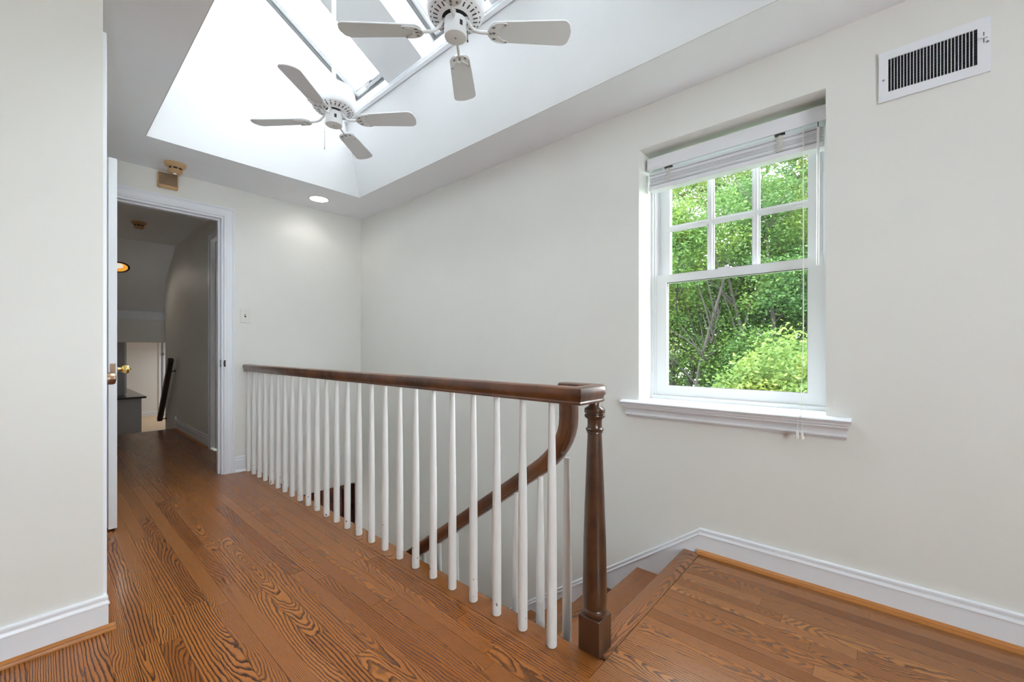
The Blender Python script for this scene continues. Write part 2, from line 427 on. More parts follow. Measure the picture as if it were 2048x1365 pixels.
# nosing board of the landing (cross grain), nosing along the stairwell edge
def nosing(poly_axis, a, c, poly, m_, name): 
    B = MB().prism(poly, poly_axis, a, c); return B
nb = [(-.041, -.018), (-.041, 0), (.033, 0), (.0375, -.002), (.041, -.008), (.041, -.016), (.037, -.022), (.03, -.024), (-.0, -.024), (-.0, -.018)]
MB().prism(nb, 'x', -.462, .460).build('nosing_board', M['oak_x'], floor, (1.649, .6975, 0), smooth=True)
ne = [(-.05, -.018), (-.05, 0), (.042, 0), (.0465, -.002), (.05, -.008), (.05, -.016), (.046, -.022), (.035, -.024), (.02, -.024), (.02, -.018)]
for y0, y1 in ((.656, 1.71), (1.711, 2.86), (2.861, YF-.001)):
    MB().prism(ne, 'y', -(y1-y0)/2, (y1-y0)/2).build('nosing_board', M['oak'], floor, (1.136, (y0+y1)/2, 0), smooth=True)
MB().prism(nb, 'x', -.464, .464).build('nosing_board', M['oak_x'], floor, (.664, 6.571-.001, 0), smooth=True)

# ================================================================ staircase
RUN, RISE, Y0S = .243, .175, .738
st = thing('staircase', 'oak stair treads going down along the window wall behind the newel post', 'stairs', (1.66, .71, -.175))
trd = MB().prism([(-RUN/2-.012, -.027), (-RUN/2-.012, 0), (RUN/2-.006, 0), (RUN/2-.001, -.003), (RUN/2+.002, -.010), (RUN/2+.002, -.018), (RUN/2-.002, -.025), (RUN/2-.008, -.027)], 'x', -.472, .458).mesh('tread', True); trd.materials.append(M['oak_tread'])
rsr = MB().box(-.472, .458, -.009, .009, -RISE, -.0275).mesh('riser'); rsr.materials.append(M['trim'])
rs0 = MB().box(-.472, .458, -.004, .004, -RISE, -.0245).mesh('riser'); rs0.materials.append(M['trim'])
for k in range(1, 15):
    yc = Y0S+RUN*(k-.5)
    link('tread', trd, st, (1.652-1.66, yc-.71, -RISE*k+.175))
    if k < 14: link('riser', rsr, st, (1.652-1.66, Y0S+RUN*k-.032-.71, -RISE*k+.175))
link('riser', rs0, st, (1.652-1.66, Y0S-.036-.71, .175))

# ================================================================ baseboards
bbp = [(0, 0), (.0125, 0), (.0125, .088), (.0155, .090), (.0155, .094), (.0120, .099), (.0105, .106), (.0125, .112), (.0105, .118), (.006, .1205), (0, .1205)]
def base(path, name, flip=1):
    B = MB().sweep(path, [(a*flip, z) for a, z in bbp], (0, 0, 1)); return struct(B.build(name, M['trim'], smooth=True))
# right wall level run, then the raked skirt of the stair
base([(XR-.0005, -2.4, 0), (XR-.0005, .662, 0)], 'baseboard_right')
sk = MB(); slope = .725
def zs(y): return .1195-slope*(y-.662)
ys = [.662, YF]
cp = [(0, 0), (.0125, 0), (.0155, .002), (.0155, .006), (.0120, .011), (.0105, .018), (.0125, .024), (.0105, .030), (.006, .0325), (0, .0325)]
vs = []
for y in ys:
    for a, z in cp: vs.append((XR-.0005-a, y, zs(y)-.0325+z))
n_ = len(cp); sk.add(vs, [(i, (i+1) % n_, n_+(i+1) % n_, n_+i) for i in range(n_)]+[tuple(range(n_)), tuple(range(n_, 2*n_))])
sk.prism([(.662, 0.001), (.662, zs(.662)-.032), (YF, zs(YF)-.032), (YF, zs(YF)-.40), (1.1, zs(1.1)-.40), (.75, -.22), (.662, -.20)], 'x', XR-.0130, XR-.0005)
struct(sk.build('baseboard_stair', M['trim'], smooth=True))
base([(-3.2, 2.0445, 0), (.1505, 2.0445, 0), (.1505, 2.062, 0)], 'baseboard_left', -1)
base([(1.038, YF-.0005, 0), (1.112, YF-.0005, 0)], 'baseboard_far', -1)
MB().prism([(0,0),(.0,.018),(-.006,.017),(-.010,.012),(-.012,.004),(-.012,0)], 'x', 0, .074)
q = [(0, 0), (.017, 0), (.016, .008), (.012, .0145), (.006, .018), (0, .0195)]
def shoe(path, name, m_, flip=1): return struct(MB().sweep(path, [(a*flip, z) for a, z in q], (0, 0, 1)).build(name, m_, smooth=True))
shoe([(XR-.0132, -2.4, 0), (XR-.0132, .668, 0)], 'trim_2', M['shoe'])
shoe([(-3.2, 2.0317, 0), (.180, 2.0317, 0)], 'trim_3', M['shoe_x'], -1)
struct(MB().prism([(-.013, .001), (-.013, .02), (-.018, .018), (-.024, .012), (-.027, .001)], 'x', 1.038, 1.112).build('trim_4', M['trim'], loc=(0, YF, 0)))

# ================================================================ door casings
cas = [(0, 0), (0, .010), (.004, .013), (.010, .013), (.014, .010), (.018, .013), (.030, .0155), (.045, .0165), (.050, .013), (.056, .013), (.060, .018), (.070, .018), (.072, .014), (.072, 0)]
def casing(path, name, Nv, flip=1, scale=1.): return struct(MB().sweep(path, [(a*flip, h*scale) for a, h in cas], Nv).build(name, M['trim'], smooth=True))
# doorway in the far wall: seen from the room, frame with stop
casing([(.966, YF-.0003, .0005), (.966, YF-.0003, 2.027), (.206, YF-.0003, 2.027), (.206, YF-.0003, .0005)], 'trim_5', (0, -1, 0), -1)
b = MB()
b.box(.950, .9655, YF, YF+.115, .0005, 2.012).box(.2065, .222, YF, YF+.115, .0005, 2.012).box(.2065, .9655, YF, YF+.115, 2.012, 2.0265)
b.box(.938, .950, YF+.042, YF+.078, .0005, 2.0).box(.222, .234, YF+.042, YF+.078, .0005, 2.0).box(.222, .950, YF+.042, YF+.078, 2.0, 2.012)
struct(b.build('trim_6', M['trim']))
sp = thing('strike_plate', 'small dark strike plate on the doorway jamb', 'door hardware', (.9497, 3.90, .872))
MB().box(-.0015, -.0003, -.011, .013, -.028, .028).build('plate', M['blackmetal'], sp)
MB().box(-.0022, -.0014, -.006, .005, -.012, .012).build('latch_hole', M['oldbrass'], sp)
MB().box(.0145, .0255, -.0365, -.0325, -.026, .026).box(.0145, .0165, -.0365, -.010, -.018, .018).build('lip', M['blackmetal'], sp, bevel=.001)

# ---- open hall door
def knob_prof(sc=1.):
    return [(.0005, .0), (.030*sc, 0), (.031*sc, .004), (.024*sc, .007), (.012*sc, .010), (.0095*sc, .018), (.0095*sc, .024), (.013*sc, .027), (.018*sc, .031), (.024*sc, .040), (.026*sc, .048), (.0245*sc, .055), (.017*sc, .0605), (.006*sc, .063), (.0045*sc, .067), (.0005, .069)]
def knob(parent, loc, axis, m_, prof, label=None):
    Rm = Matrix.Rotation(PI/2*axis, 4, 'Y')
    return MB().lathe(prof, 28, M4=Rm).build('knob', m_, parent, loc, smooth=True, label=label)
d1 = struct(empty('door_1', (.2065, 3.872, 0), (0, 0, RAD(3.3))))   # local -y is the leaf direction
b = MB(); T = .034
b.box(0, T, -.757, 0, .012, 2.018)
for z0, z1 in ((.22, .92), (1.06, 1.85)):
    for y0, y1 in ((-.66, -.42), (-.34, -.10)):
        b.box(T, T+.004, y0, y1, z0, z1).box(-.004, 0, y0, y1, z0, z1)
b.build('door_leaf', M['trim'], d1)
knob(d1, (T, -.695, .872), 1, M['brass'], knob_prof(), 'polished brass knob')
MB().box(.005, T-.006, -.7585, -.7565, .842, .905).build('latch_plate', M['oldbrass'], d1)
MB().box(.012, T-.013, -.764, -.758, .862, .885).build('latch_bolt', M['oldbrass'], d1)
for z in (.25, 1.05, 1.80): MB().lathe([(.006, -.045), (.006, .045)], 10).build('hinge', M['oldbrass'], d1, (-.004, .004, z), smooth=True)
# ---- closet door in the left wall, with the dull bronze knob
casing([(.1503, 2.64, .0005), (.1503, 2.64, 2.03), (.1503, 2.13, 2.03), (.1503, 2.13, .0005)], 'trim_7', (1, 0, 0), -1, .6)
d2 = struct(empty('door_2', (.124, 2.135, 0)))
b = MB().box(0, .035, 0, .50, .012, 2.025)
for z0, z1 in ((.22, .92), (1.06, 1.85)): b.box(.035, .037, .1, .40, z0, z1)
b.build('door_leaf', M['trim'], d2)
kp = [(.0005, 0), (.030, 0), (.031, .004), (.022, .008), (.012, .012), (.011, .026), (.020, .032), (.0255, .036), (.0270, .046), (.0270, .060), (.024, .068), (.012, .072), (.0005, .072)]
knob(d2, (.035, .435, .852), 1, M['oldbrass'], kp, 'dull bronze knob')

# ================================================================ balustrade
RX = 1.125; RB = .807
bal = thing('balustrade', 'dark walnut stair railing with round newel post and white tapered balusters along the stairwell', 'railing', (1.2, .71, 0))
BL = Vector((1.2, .71, 0))
def bp(nm, B, m_, **k):
    B.v = [tuple(Vector(v)-BL) for v in B.v]; return B.build(nm, m_, bal, **k)
rp = [(.020, 0), (.0235, .0015), (.0245, .007), (.0215, .011), (.0225, .0165), (.0275, .024), (.0295, .034), (.0300, .044), (.0275, .051), (.020, .0550)]
rprof = [(-a, z) for a, z in rp]+[(a, z) for a, z in rp[::-1]]
arc = [(1.235+.033*math.sin(t), .751-.033*math.cos(t)) for t in [PI/2*i/6 for i in range(7)]]
path = [(RX, YF-.0005), (RX, .718)]+arc+[(1.268, .876)]
bp('handrail', MB().sweep([(x, y, RB) for x, y in path], rprof, (0, 0, 1)), M['rail'], smooth=True)
# gooseneck drop and raked rail (in the plane x = 1.268)
gz = lambda y: .4975-.725*(y-1.025)
pts = [(.848, RB+.0005), (.848, .735)]
P0, P1, P2 = Vector((.848, .735)), Vector((.848, gz(.848))), Vector((.985, gz(.985)))
for i in range(1, 9):
    t = i/8; p = P0*(1-t)**2+P1*2*t*(1-t)+P2*t*t; pts.append((p.x, p.y))
gp = [(n_-.0275, a) for a, n_ in rprof]
bp('gooseneck', MB().sweep([(1.268, y, z) for y, z in pts], [(a, w) for a, w in gp], (1, 0, 0)), M['rail'], smooth=True)
bp('stair_handrail', MB().sweep([(1.268, .985, gz(.985)), (1.268, 4.3, gz(4.3))], gp, (1, 0, 0)), M['rail'], smooth=True)
# balusters
bl_prof = [(.0150, 0), (.0168, .002), (.0168, .26), (.0165, .34), (.0150, .50), (.0125, .66), (.0105, .80), (.0102, .808)]
bm_ = MB().lathe(bl_prof, 14).mesh('baluster', True); bm_.materials.append(M['baluster'])
for i in range(25): link('baluster', bm_, bal, (RX+.001-BL.x, .820+.1258*i-BL.y, 0))
for i in range(22):
    y = .856+.1215*i; k = int((y-Y0S)/RUN)+1; zb = -RISE*k; zt_ = gz(y)-.030/math.cos(math.atan(.725)); h = zt_-zb+.004
    if i == 0: h = gz(.87)-.02-zb
    key = [(r, min(z/.808, 1)*h) for r, z in bl_prof]
    MB().lathe(key, 14).build('baluster', M['baluster'], bal, (1.268-BL.x, y-BL.y, zb), smooth=True)
# newel
nwx, nwy = 1.211, .7085
B = MB().box(nwx-.039, nwx+.039, nwy-.039, nwy+.039, .0005, .1155)
nw = B; nw.v = [tuple(Vector(v)-BL) for v in nw.v]; nwo = nw.build('newel_post', M['newel'], bal, bevel=.0022)
zz = lambda py: .98-(py-700)/609.
npf = [(.0345, .1150), (.0375, .119), (.0390, .126), (.0388, .133), (.0360, .1385), (.0368, .141), (.0385, .147), (.0392, .17), (.0388, .23), (.0365, .36), (.0325, .48), (.0275, .60), (.0238, .69), (.0232, .7065), (.0262, .709), (.0255, .7125),
       (.0265, .7135), (.0292, .7175), (.0290, .722), (.0245, .7255), (.0232, .731), (.0232, .750), (.0248, .754), (.0315, .7585), (.0335, .7635), (.0325, .7675), (.0270, .7695), (.0268, .7715), (.0328, .7730), (.0335, .7770), (.0332, .7865), (.0300, .7895), (.0215, .7945), (.0175, .7995), (.0172, .8075)]
NB = MB().lathe(npf, 32); NB.v = [(v[0], v[1], v[2]) for v in NB.v]
NB.build('turned_shaft', M['newel'], nwo, (nwx-BL.x, nwy-BL.y, 0), smooth=True)

# ================================================================ window on the right wall
w1 = struct(empty('window_1', (XR, .5725, zw0)))
WL = Vector((XR, .5725, zw0))
def wp(nm, B, m_, par=None, **k):
    B.v = [tuple(Vector(v)-WL) for v in B.v]; return B.build(nm, m_, par or w1, **k)
fx = XR+.155   # inner face of the frame
# white jamb liner below the blind, frame tracks
b = MB()
for y0, y1 in ((yw0+.0005, yw0+.012), (yw1-.012, yw1-.0005)): b.box(fx, fx+.10, y0, y1, zw0, zw1-.0005)
for dx in (.012, .034, .056): 
    b.box(fx+dx, fx+dx+.010, yw1-.022, yw1-.012, zw0, zw1-.001); b.box(fx+dx, fx+dx+.010, yw0+.012, yw0+.022, zw0, zw1-.001)
b.box(fx, fx+.10, yw0+.012, yw1-.012, zw1-.03, zw1-.0005).box(fx-.001, fx+.10, yw0+.012, yw1-.012, zw0, zw0+.018)
wp('frame', b, M['vinyl'])
def sash(nm, x0, x1, y0, y1, z0, z1, st_, br, tr):
    B = MB().box(x0, x1, y0, y0+st_, z0, z1).box(x0, x1, y1-st_, y1, z0, z1).box(x0, x1, y0+st_, y1-st_, z0, z0+br).box(x0, x1, y0+st_, y1-st_, z1-tr, z1)
    return wp(nm, B, M['vinyl'], bevel=0)
ya, yb = yw0+.0225, yw1-.0345
ls = sash('lower_sash', fx+.020, fx+.052, yw0+.022, yw1-.022, zw0+.0185, 1.393, .058, .052, .043)
wp('glass_pane', MB().box(fx+.034, fx+.038, yw0+.081, yw1-.081, zw0+.071, 1.3495), M['glass'], ls)
gk = MB()
for a0, a1, c0, c1 in ((yw0+.080, yw0+.0825, zw0+.0705, 1.350), (yw1-.0825, yw1-.080, zw0+.0705, 1.350), (yw0+.0825, yw1-.0825, 1.346, 1.350), (yw0+.0825, yw1-.0825, zw0+.0705, zw0+.073)): gk.box(fx+.030, fx+.034, a0, a1, c0, c1)
wp('glazing_bead', gk, M['rubber'], ls)
us = sash('upper_sash', fx+.060, fx+.088, yw0+.022, yw1-.022, 1.352, zw1-.031, .062, .045, .045)
gy0, gy1, gz0, gz1 = yw0+.084, yw1-.084, 1.397, zw1-.076
for r_ in range(2):
    for c_ in range(3):
        a0 = gy0+(gy1-gy0)/3*c_; c0 = gz0 if r_ == 0 else 1.655; c1 = 1.655 if r_ == 0 else gz1
        wp('glass_pane', MB().box(fx+.074, fx+.077, a0, a0+(gy1-gy0)/3, c0, c1), M['glass'], us)
mp = [(-.018, 0), (-.018, .004), (-.010, .006), (-.007, .011), (.007, .011), (.010, .006), (.018, .004), (.018, 0)]
for k in (1, 2):
    y = gy0+(gy1-gy0)/3*k
    wp('muntin', MB().prism([(fx+.074-h, y+a) for a, h in mp], 'z', gz0, gz1), M['vinyl'], us)
wp('muntin', MB().prism([(fx+.0735-h, 1.655+a) for a, h in mp], 'y', gy0, gy1), M['vinyl'], us)
wp('sash_lock', MB().box(fx+.022, fx+.050, .57, .63, 1.3935, 1.400).box(fx+.028, fx+.045, .585, .60, 1.400, 1.410), M['vinyl'])
# stool and apron
b = MB()
zt2, zb2 = zw0-.0005, zw0-.022
sp_ = [(fx+.001, zb2), (fx+.001, zt2), (XR-.030, zt2), (XR-.040, zt2-.003), (XR-.045, zt2-.010), (XR-.042, zt2-.016), (XR-.036, zb2)]
b.prism(sp_, 'y', yw0+.0005, yw1-.0005)
sp2 = [(XR-.0004, zb2), (XR-.0004, zt2), (XR-.030, zt2), (XR-.040, zt2-.003), (XR-.045, zt2-.010), (XR-.042, zt2-.016), (XR-.036, zb2)]
b.prism(sp2, 'y', .090, yw0+.0005); b.prism(sp2, 'y', yw1-.0005, 1.060)
wp('stool', b, M['trim'], smooth=True)
ap = [(0, .0), (.006, 0), (.012, .010), (.016, .012), (.016, .018), (.013, .020), (.014, .032), (.021, .046), (.027, .050), (.027, .056), (.033, .060), (.035, .068), (0, .068)]
B = MB(); z0 = zb2-.068
npt = len(ap); vs = []
for y, fl in ((.112, 1), (1.036, -1)):
    for a, h in ap: vs.append((XR-.0004-a, y-fl*a*.55, z0+h))
B.add(vs, [(i, (i+1) % npt, npt+(i+1) % npt, npt+i) for i in range(npt)]+[tuple(range(npt)), tuple(range(npt, 2*npt))])
wp('apron', B, M['trim'], smooth=True)

# ---- raised horizontal blind
BX = XR+.075
bd = thing('window_blind', 'white horizontal window blind raised to the top of the window', 'blind', (BX, .5725, 2.03))
DL = Vector((BX, .5725, 2.03))
def dp(nm, B, m_, **k):
    B.v = [tuple(Vector(v)-DL) for v in B.v]; return B.build(nm, m_, bd, **k)
dp('head_rail', MB().box(BX+.012, BX+.062, .185, .957, 1.975, 2.018), M['blind'])
dp('valance', MB().box(BX-.006, BX+.002, .1745, .957, 1.948, 2.012).box(BX+.002, BX+.03, .949, .957, 1.95, 2.012), M['blind'])
zc = 1.936; rb = random.Random(5)
slz = []
while zc > 1.868:
    slz.append(zc); zc -= .0046
for i, z in enumerate(slz):
    dx = rb.uniform(-.0025, .0025) + (.003 if i > 9 else 0) - (.006 if i > 12 else 0)
    B = MB().prism([(BX+.008+dx, -.0021), (BX+.009+dx, .0018), (BX+.033+dx, .0028), (BX+.056+dx, .0018), (BX+.058+dx, -.0021), (BX+.033+dx, -.0012)], 'y', .188, .950)
    B.v = [(x, y, z+q_+rb.uniform(-.0004, .0004)) for x, y, q_ in B.v]
    dp('slat', B, M['blind'])
dp('bottom_rail', MB().box(BX+.001, BX+.058, .186, .951, 1.840, 1.864), M['blind'], bevel=.002)
for y in (.845, .345):   # bunched ladder tapes
    B = MB(); r2 = random.Random(int(y*100))
    for j in range(26):
        z = 1.870+.0026*j; pts = [(BX+.003-r2.uniform(0, .005), y+r2.uniform(-.014, .014), z+r2.uniform(-.003, .003)) for _ in range(4)]
        B.tube(pts, .0013, 4)
    dp('ladder_cord', B, M['ivory'])
    dp('cord_clip', MB().box(BX+.0005, BX+.0115, y-.02, y+.02, 1.9405, 1.9475), M['blackmetal'])
dp('tilt_wand', MB().tube([(BX-.002, .205, 1.925), (BX-.004, .206, 1.34)], .0050, 6), M['white'])
dp('wand_hook', MB().tube([(BX+.003, .205, 1.956), (BX-.004, .205, 1.945), (BX-.003, .205, 1.922)], .0018, 6), M['blackmetal'])
for s_, y1 in ((0, .263), (1, .247)):
    pt = [(BX-.002, .259-.003*s_, 1.95), (BX-.006, .258-.003*s_, 1.55), (BX-.02, .256-.002*s_, 1.05), (BX-.04, .2555, .93), (BX-.075, .255-.001*s_, .82), (XR-.044, .254-.003*s_, zt2-.001), (XR-.0485, y1-.001, zt2-.03), (XR-.0485, y1, .642)]
    dp('lift_cord', MB().tube(pt, .0011, 5), M['ivory'])
    dp('tassel', MB().lathe([(.0035, .030), (.0045, .028), (.0048, .018), (.0082, .004), (.0075, 0), (.002, 0)], 12, c=(XR-.0485, y1, .614)), M['ivory'], smooth=True)
dp('cord_knot', MB().lathe([(.001, -.004), (.004, -.002), (.004, .002), (.001, .004)], 8, c=(BX-.036, .2555, .945)), M['ivory'], smooth=True)

# ================================================================ ceiling fans
def make_fan():
    f = thing('ceiling_fan', '', 'fan')
    fz = .0     # blade plane
    prof = [(.020, .205), (.060, .200), (.095, .185), (.112, .160), (.117, .130), (.117, .085), (.113, .070), (.108, .064), (.056, .050), (.050, .056), (.050, .09), (.02, .09)]
    mh = MB().lathe(prof, 48).build('motor_housing', M['fanwhite'], f, smooth=True)
    def ringpt(r): return .050+(r-.056)/(.108-.056)*.014
    sl = MB().box(-.009, .009, -.0023, .0023, -.0012, .0008).mesh('vent_slot'); sl.materials.append(M['grille'])
    sl2 = MB().box(-.0018, .0018, -.0042, .0042, -.0012, .0008).mesh('vent_slot'); sl2.materials.append(M['grille'])
    tilt = -math.atan(.014/.052)
    for i in range(24):
        a = 2*PI*i/24
        link('vent_slot', sl, mh, (.081*math.cos(a), .081*math.sin(a), ringpt(.081)-.0003), (0, tilt, a))
        link('vent_slot', sl2, mh, (.0995*math.cos(a), .0995*math.sin(a), ringpt(.0995)-.0003), (0, tilt, a))
    MB().lathe([(.0005, .058), (.058, .058), (.057, .052), (.0005, .052)], 32).build('motor_core', M['dark'], f, smooth=True)
    MB().lathe([(.034, .058), (.034, .046), (.045, .044), (.0455, .040), (.0455, -.018), (.044, -.023), (.040, -.025), (.0005, -.025)], 32).build('switch_housing', M['fanwhite'], f, smooth=True)
    sc_ = MB().lathe([(.0045, 0), (.0045, -.0015), (.001, -.002)], 8).mesh('screw', True); sc_.materials.append(M['steel'])
    link('screw', sc_, f, (0, 0, -.0252))
    slot = MB().box(-.0008, .0008, -.006, .006, -.010, .010).mesh('switch_slot'); slot.materials.append(M['dark'])
    for a in (2.2, 4.0, 5.4): link('switch_slot', slot, f, (.0457*math.cos(a), .0457*math.sin(a), .012), (0, 0, a))
    # rod and canopy are as long as the fan hangs under the sloped roof
    MB().lathe([(.018, .19), (.018, .225), (.0115, .23), (.0115, .93), (.03, .935), (.055, .96), (.062, 1.02), (.062, 1.06), (.0005, 1.06)], 20).build('downrod', M['fanwhite'], f, smooth=True)
    # blades: slightly pitched, rounded corners, with ornate irons
    def blade_pts():
        o = []; 
        w0, w1, r0, r1 = .044, .056, .135, .465
        def corner(cx, cy, r, a0, a1, k=6): return [(cx+r*math.cos(a0+(a1-a0)*i/k), cy+r*math.sin(a0+(a1-a0)*i/k)) for i in range(k+1)]
        o += corner(r1-.032, w1-.032, .032, PI/2, 0)
        o += [(r1+.004, .012), (r1+.004, -.012)]
        o += corner(r1-.032, -(w1-.032), .032, 0, -PI/2)
        o += corner(r0+.036, -(w0-.036)-.001, .036, -PI/2, -PI)
        o += corner(r0+.036, (w0-.036)+.001, .036, PI, PI/2)
        return o
    bp_ = blade_pts(); bl = MB().prism(bp_, 'z', 0, .006).mesh('blade', bevel=.0012); bl.materials.append(M['blade'])
    ir = MB()
    ir.tube([(.040, -.010, .046), (.052, -.009, .040), (.062, -.004, .024), (.078, 0, .008), (.100, 0, .001), (.135, 0, -.001)], .0068, 8)
    ir.box(.036, .052, -.024, -.003, .046, .052)
    U = [(.210, .040), (.192, .043), (.165, .040), (.145, .028), (.133, .010), (.133, -.010), (.145, -.028), (.165, -.040), (.192, -.043), (.210, -.040)]
    ir.prism([(x, y) for x, y in U]+[(.205, -.034), (.188, -.030), (.176, -.016), (.168, -.012), (.178, 0), (.168, .012), (.176, .016), (.188, .030), (.205, .034)], 'z', -.004, -.0005)
    ir.tube([(x, y, -.003) for x, y in U], .0032, 6)
    ir.tube([(.206, .036, -.004), (.190, .031, -.004), (.178, .017, -.004), (.169, .012, -.004), (.176, 0, -.004), (.169, -.012, -.004), (.178, -.017, -.004), (.190, -.031, -.004), (.206, -.036, -.004)], .0026, 6)
    iron = ir.mesh('blade_iron', True); iron.materials.append(M['fanwhite'])
    cutm = MB()
    for y in (-.024, 0, .024): cutm.prism([(.150, y-.005), (.150, y+.005), (.162, y+.003), (.162, y-.003)], 'z', -.0048, -.0035)
    cut = cutm.mesh('iron_opening'); cut.materials.append(M['rubber'])
    for k in range(4):
        a = PI/2*k
        Rz = Matrix.Rotation(a, 4, 'Z') @ Matrix.Rotation(RAD(-11), 4, 'X')
        ob = link('blade', bl, f); ob.rotation_euler = Rz.to_euler()
        oi = link('blade_iron', iron, f); oi.rotation_euler = Rz.to_euler()
        link('iron_opening', cut, oi)
        for x, y in ((.203, .037), (.203, -.037), (.142, 0)): link('screw', sc_, oi, (x, y, -.0052), None)
    return f
fan = make_fan()
rodlen = []
fan.location = (1.123, 1.300, 2.272); fan.rotation_euler = (0, 0, 2.317)
fan2 = copy_tree(fan); fan2.location = (1.110, 2.330, 2.276); fan2.rotation_euler = (0, 0, 2.250)
tag(fan, 'white four-blade ceiling fan nearest the camera, cut by the top of the photo', 'fan', 'ceiling fans in the skylight shaft')
tag(fan2, 'white four-blade ceiling fan with a hanging pull chain, farther from the camera', 'fan', 'ceiling fans in the skylight shaft')
B = MB()
B.tube([(.0455, .002, .016), (.0525, .0025, .010), (.0525, .0025, -.150)], .0012, 6)
B.lathe([(.001, .004), (.0028, 0), (.001, -.004)], 8, c=(.0525, .0025, -.062)).lathe([(.001, .0), (.0026, -.003), (.0026, -.010), (.001, -.012)], 8, c=(.0525, .0025, -.148))
B.build('pull_chain', M['steel'], fan2, smooth=True)
MB().tube([(.0450, .012, .026), (.0480, .0128, .020), (.0480, .0128, -.018)], .0013, 6).build('pull_chain', M['blackmetal'], fan, smooth=True)
MB().tube([(-.0440, -.018, .014), (-.0475, -.019, .008), (-.0475, -.019, -.016)], .0014, 6).lathe([(.001, .0), (.0036, -.003), (.003, -.010), (.001, -.012)], 8, c=(-.0475, -.019, -.016)).build('pull_chain', M['blackmetal'], fan, smooth=True)

# ================================================================ small fittings
# supply register high on the window wall
vg = thing('air_vent', 'white wall register with dark upright louvres above the right of the window', 'vent', (XR, -.13, 2.008))
y0, y1, z0, z1 = -.1415, .1415, -.093, .093
gy0_, gy1_, gz0_, gz1_ = -.111, .114, -.060, .062
B = MB().box(-.008, -.0005, y0, gy0_, z0, z1).box(-.008, -.0005, gy1_, y1, z0, z1).box(-.008, -.0005, gy0_, gy1_, z0, gz0_).box(-.008, -.0005, gy0_, gy1_, gz1_, z1)
B.build('faceplate', M['trim'], vg)
MB().box(-.0022, -.0006, gy0_, gy1_, gz0_, gz1_).build('duct_opening', M['dark'], vg)
lv = MB().box(-.0095, -.0042, -.0009, .0009, gz0_, gz1_).mesh('louvre'); lv.materials.append(M['trim'])
for i in range(1, 26): link('louvre', lv, vg, (0, gy0_+(gy1_-gy0_)*i/26+.001, 0), (0, 0, 0))
lh = MB().box(-.0040, -.0024, gy0_, gy1_, -.0016, .0016).mesh('damper_blade'); lh.materials.append(M['grille'])
for i in range(11): link('damper_blade', lh, vg, (0, 0, gz0_+.006+.0107*i))
MB().box(-.0085, -.0079, -.1265, -.1245, .008, .044).build('lever_slot', M['dark'], vg)
MB().box(-.016, -.0082, -.134, -.119, .022, .027).build('damper_lever', M['white'], vg)
for y, z in ((-.134, .008), (.128, -.012)): MB().lathe([(.004, 0), (.0035, .0018), (.001, .0022)], 8, M4=Matrix.Rotation(-PI/2, 4, 'Y')).build('screw', M['steel'], vg, (-.008, y, z), smooth=True)

# light switch
sw = thing('light_switch', 'white toggle light switch plate beside the doorway', 'light switch', (1.1135, YF, 1.256))
MB().box(-.036, .036, -.006, -.0004, -.057, .057).build('plate', M['ivory'], sw, bevel=.0022)
MB().box(-.0052, .0052, -.0068, -.0058, -.012, .012).build('toggle_slot', M['dark'], sw)
MB().box(-.0035, .0035, -.013, -.0066, -.001, .008).build('toggle', M['ivory'], sw)
for z in (-.041, .041): MB().lathe([(.0028, 0), (.002, .0012)], 8, M4=Matrix.Rotation(PI/2, 4, 'X')).build('screw', M['ivory'], sw, (0, -.006, z))

def smoke(loc, label):
    t = thing('smoke_detector', label, 'smoke detector', loc, group='round smoke detectors')
    MB().lathe([(.064, -.0005), (.064, -.004), (.060, -.010), (.055, -.020), (.045, -.027), (.0430, -.029), (.0005, -.029)], 32).build('base', M['almond'], t, smooth=True)
    MB().lathe([(.039, -.028), (.039, -.043)], 24).build('dark_chamber', M['dark'], t, smooth=True)
    MB().lathe([(.0425, -.042), (.0425, -.054), (.034, -.064), (.018, -.070), (.0005, -.0705)], 28).build('cap', M['almond'], t, smooth=True)
    rb_ = MB().box(.0385, .0425, -.0036, .0036, -.043, -.028).mesh('rib'); rb_.materials.append(M['almond'])
    for i in range(8): link('rib', rb_, t, (0, 0, 0), (0, 0, 2*PI*i/8+.25))
    MB().lathe([(.010, -.066), (.010, -.075), (.0005, -.076)], 14).build('indicator', M['white'], t, (-.004, -.010, 0), smooth=True)
    return t
smoke((.628, 3.672, CE), 'yellowed round smoke detector on the ceiling in front of the doorway')
smoke((.672, 5.62, CE), 'smoke detector on the dark hallway ceiling beyond the doorway')
hn = thing('alarm_horn', 'square almond alarm horn with horizontal ribs high on the wall over the doorway', 'alarm', (.619, YF, 2.198))
MB().box(-.058, .058, -.034, -.0004, -.056, .054).build('body', M['almond'], hn, bevel=.006)
for i in range(11): MB().box(-.050, .050, -.0362, -.0338, -.0015, .0015).build('rib', M['almond'], hn, (0, 0, .044-.0072*i))
MB().box(-.051, .051, -.0344, -.0338, -.0335, .049).build('slot_panel', M['grille'], hn)

rl_ = thing('recessed_light', 'lit white recessed ceiling light near the corner of the ceiling', 'ceiling light', (1.584, 3.597, CE))
MB().lathe([(.070, -.0005), (.088, -.0005), (.0885, -.004), (.083, -.007), (.072, -.006), (.070, -.003)], 40, cap=False).build('trim_ring', M['white'], rl_, smooth=True)
MB().lathe([(.071, -.0008), (.071, -.0036), (.0005, -.0044)], 36).build('lens', M['lens'], rl_, smooth=True)
light('SPOT', 'recessed_lamp_light', (1.584, 3.597, CE-.02), (0, 0, 0), 2.2, (1, .97, .92), .08, spot=RAD(160))
light('SPOT', 'hallway_lamp_light', (.655, 7.03, 1.97), (-.51, 0, 0), 1.8, (1, .90, .78), .06, spot=RAD(165))
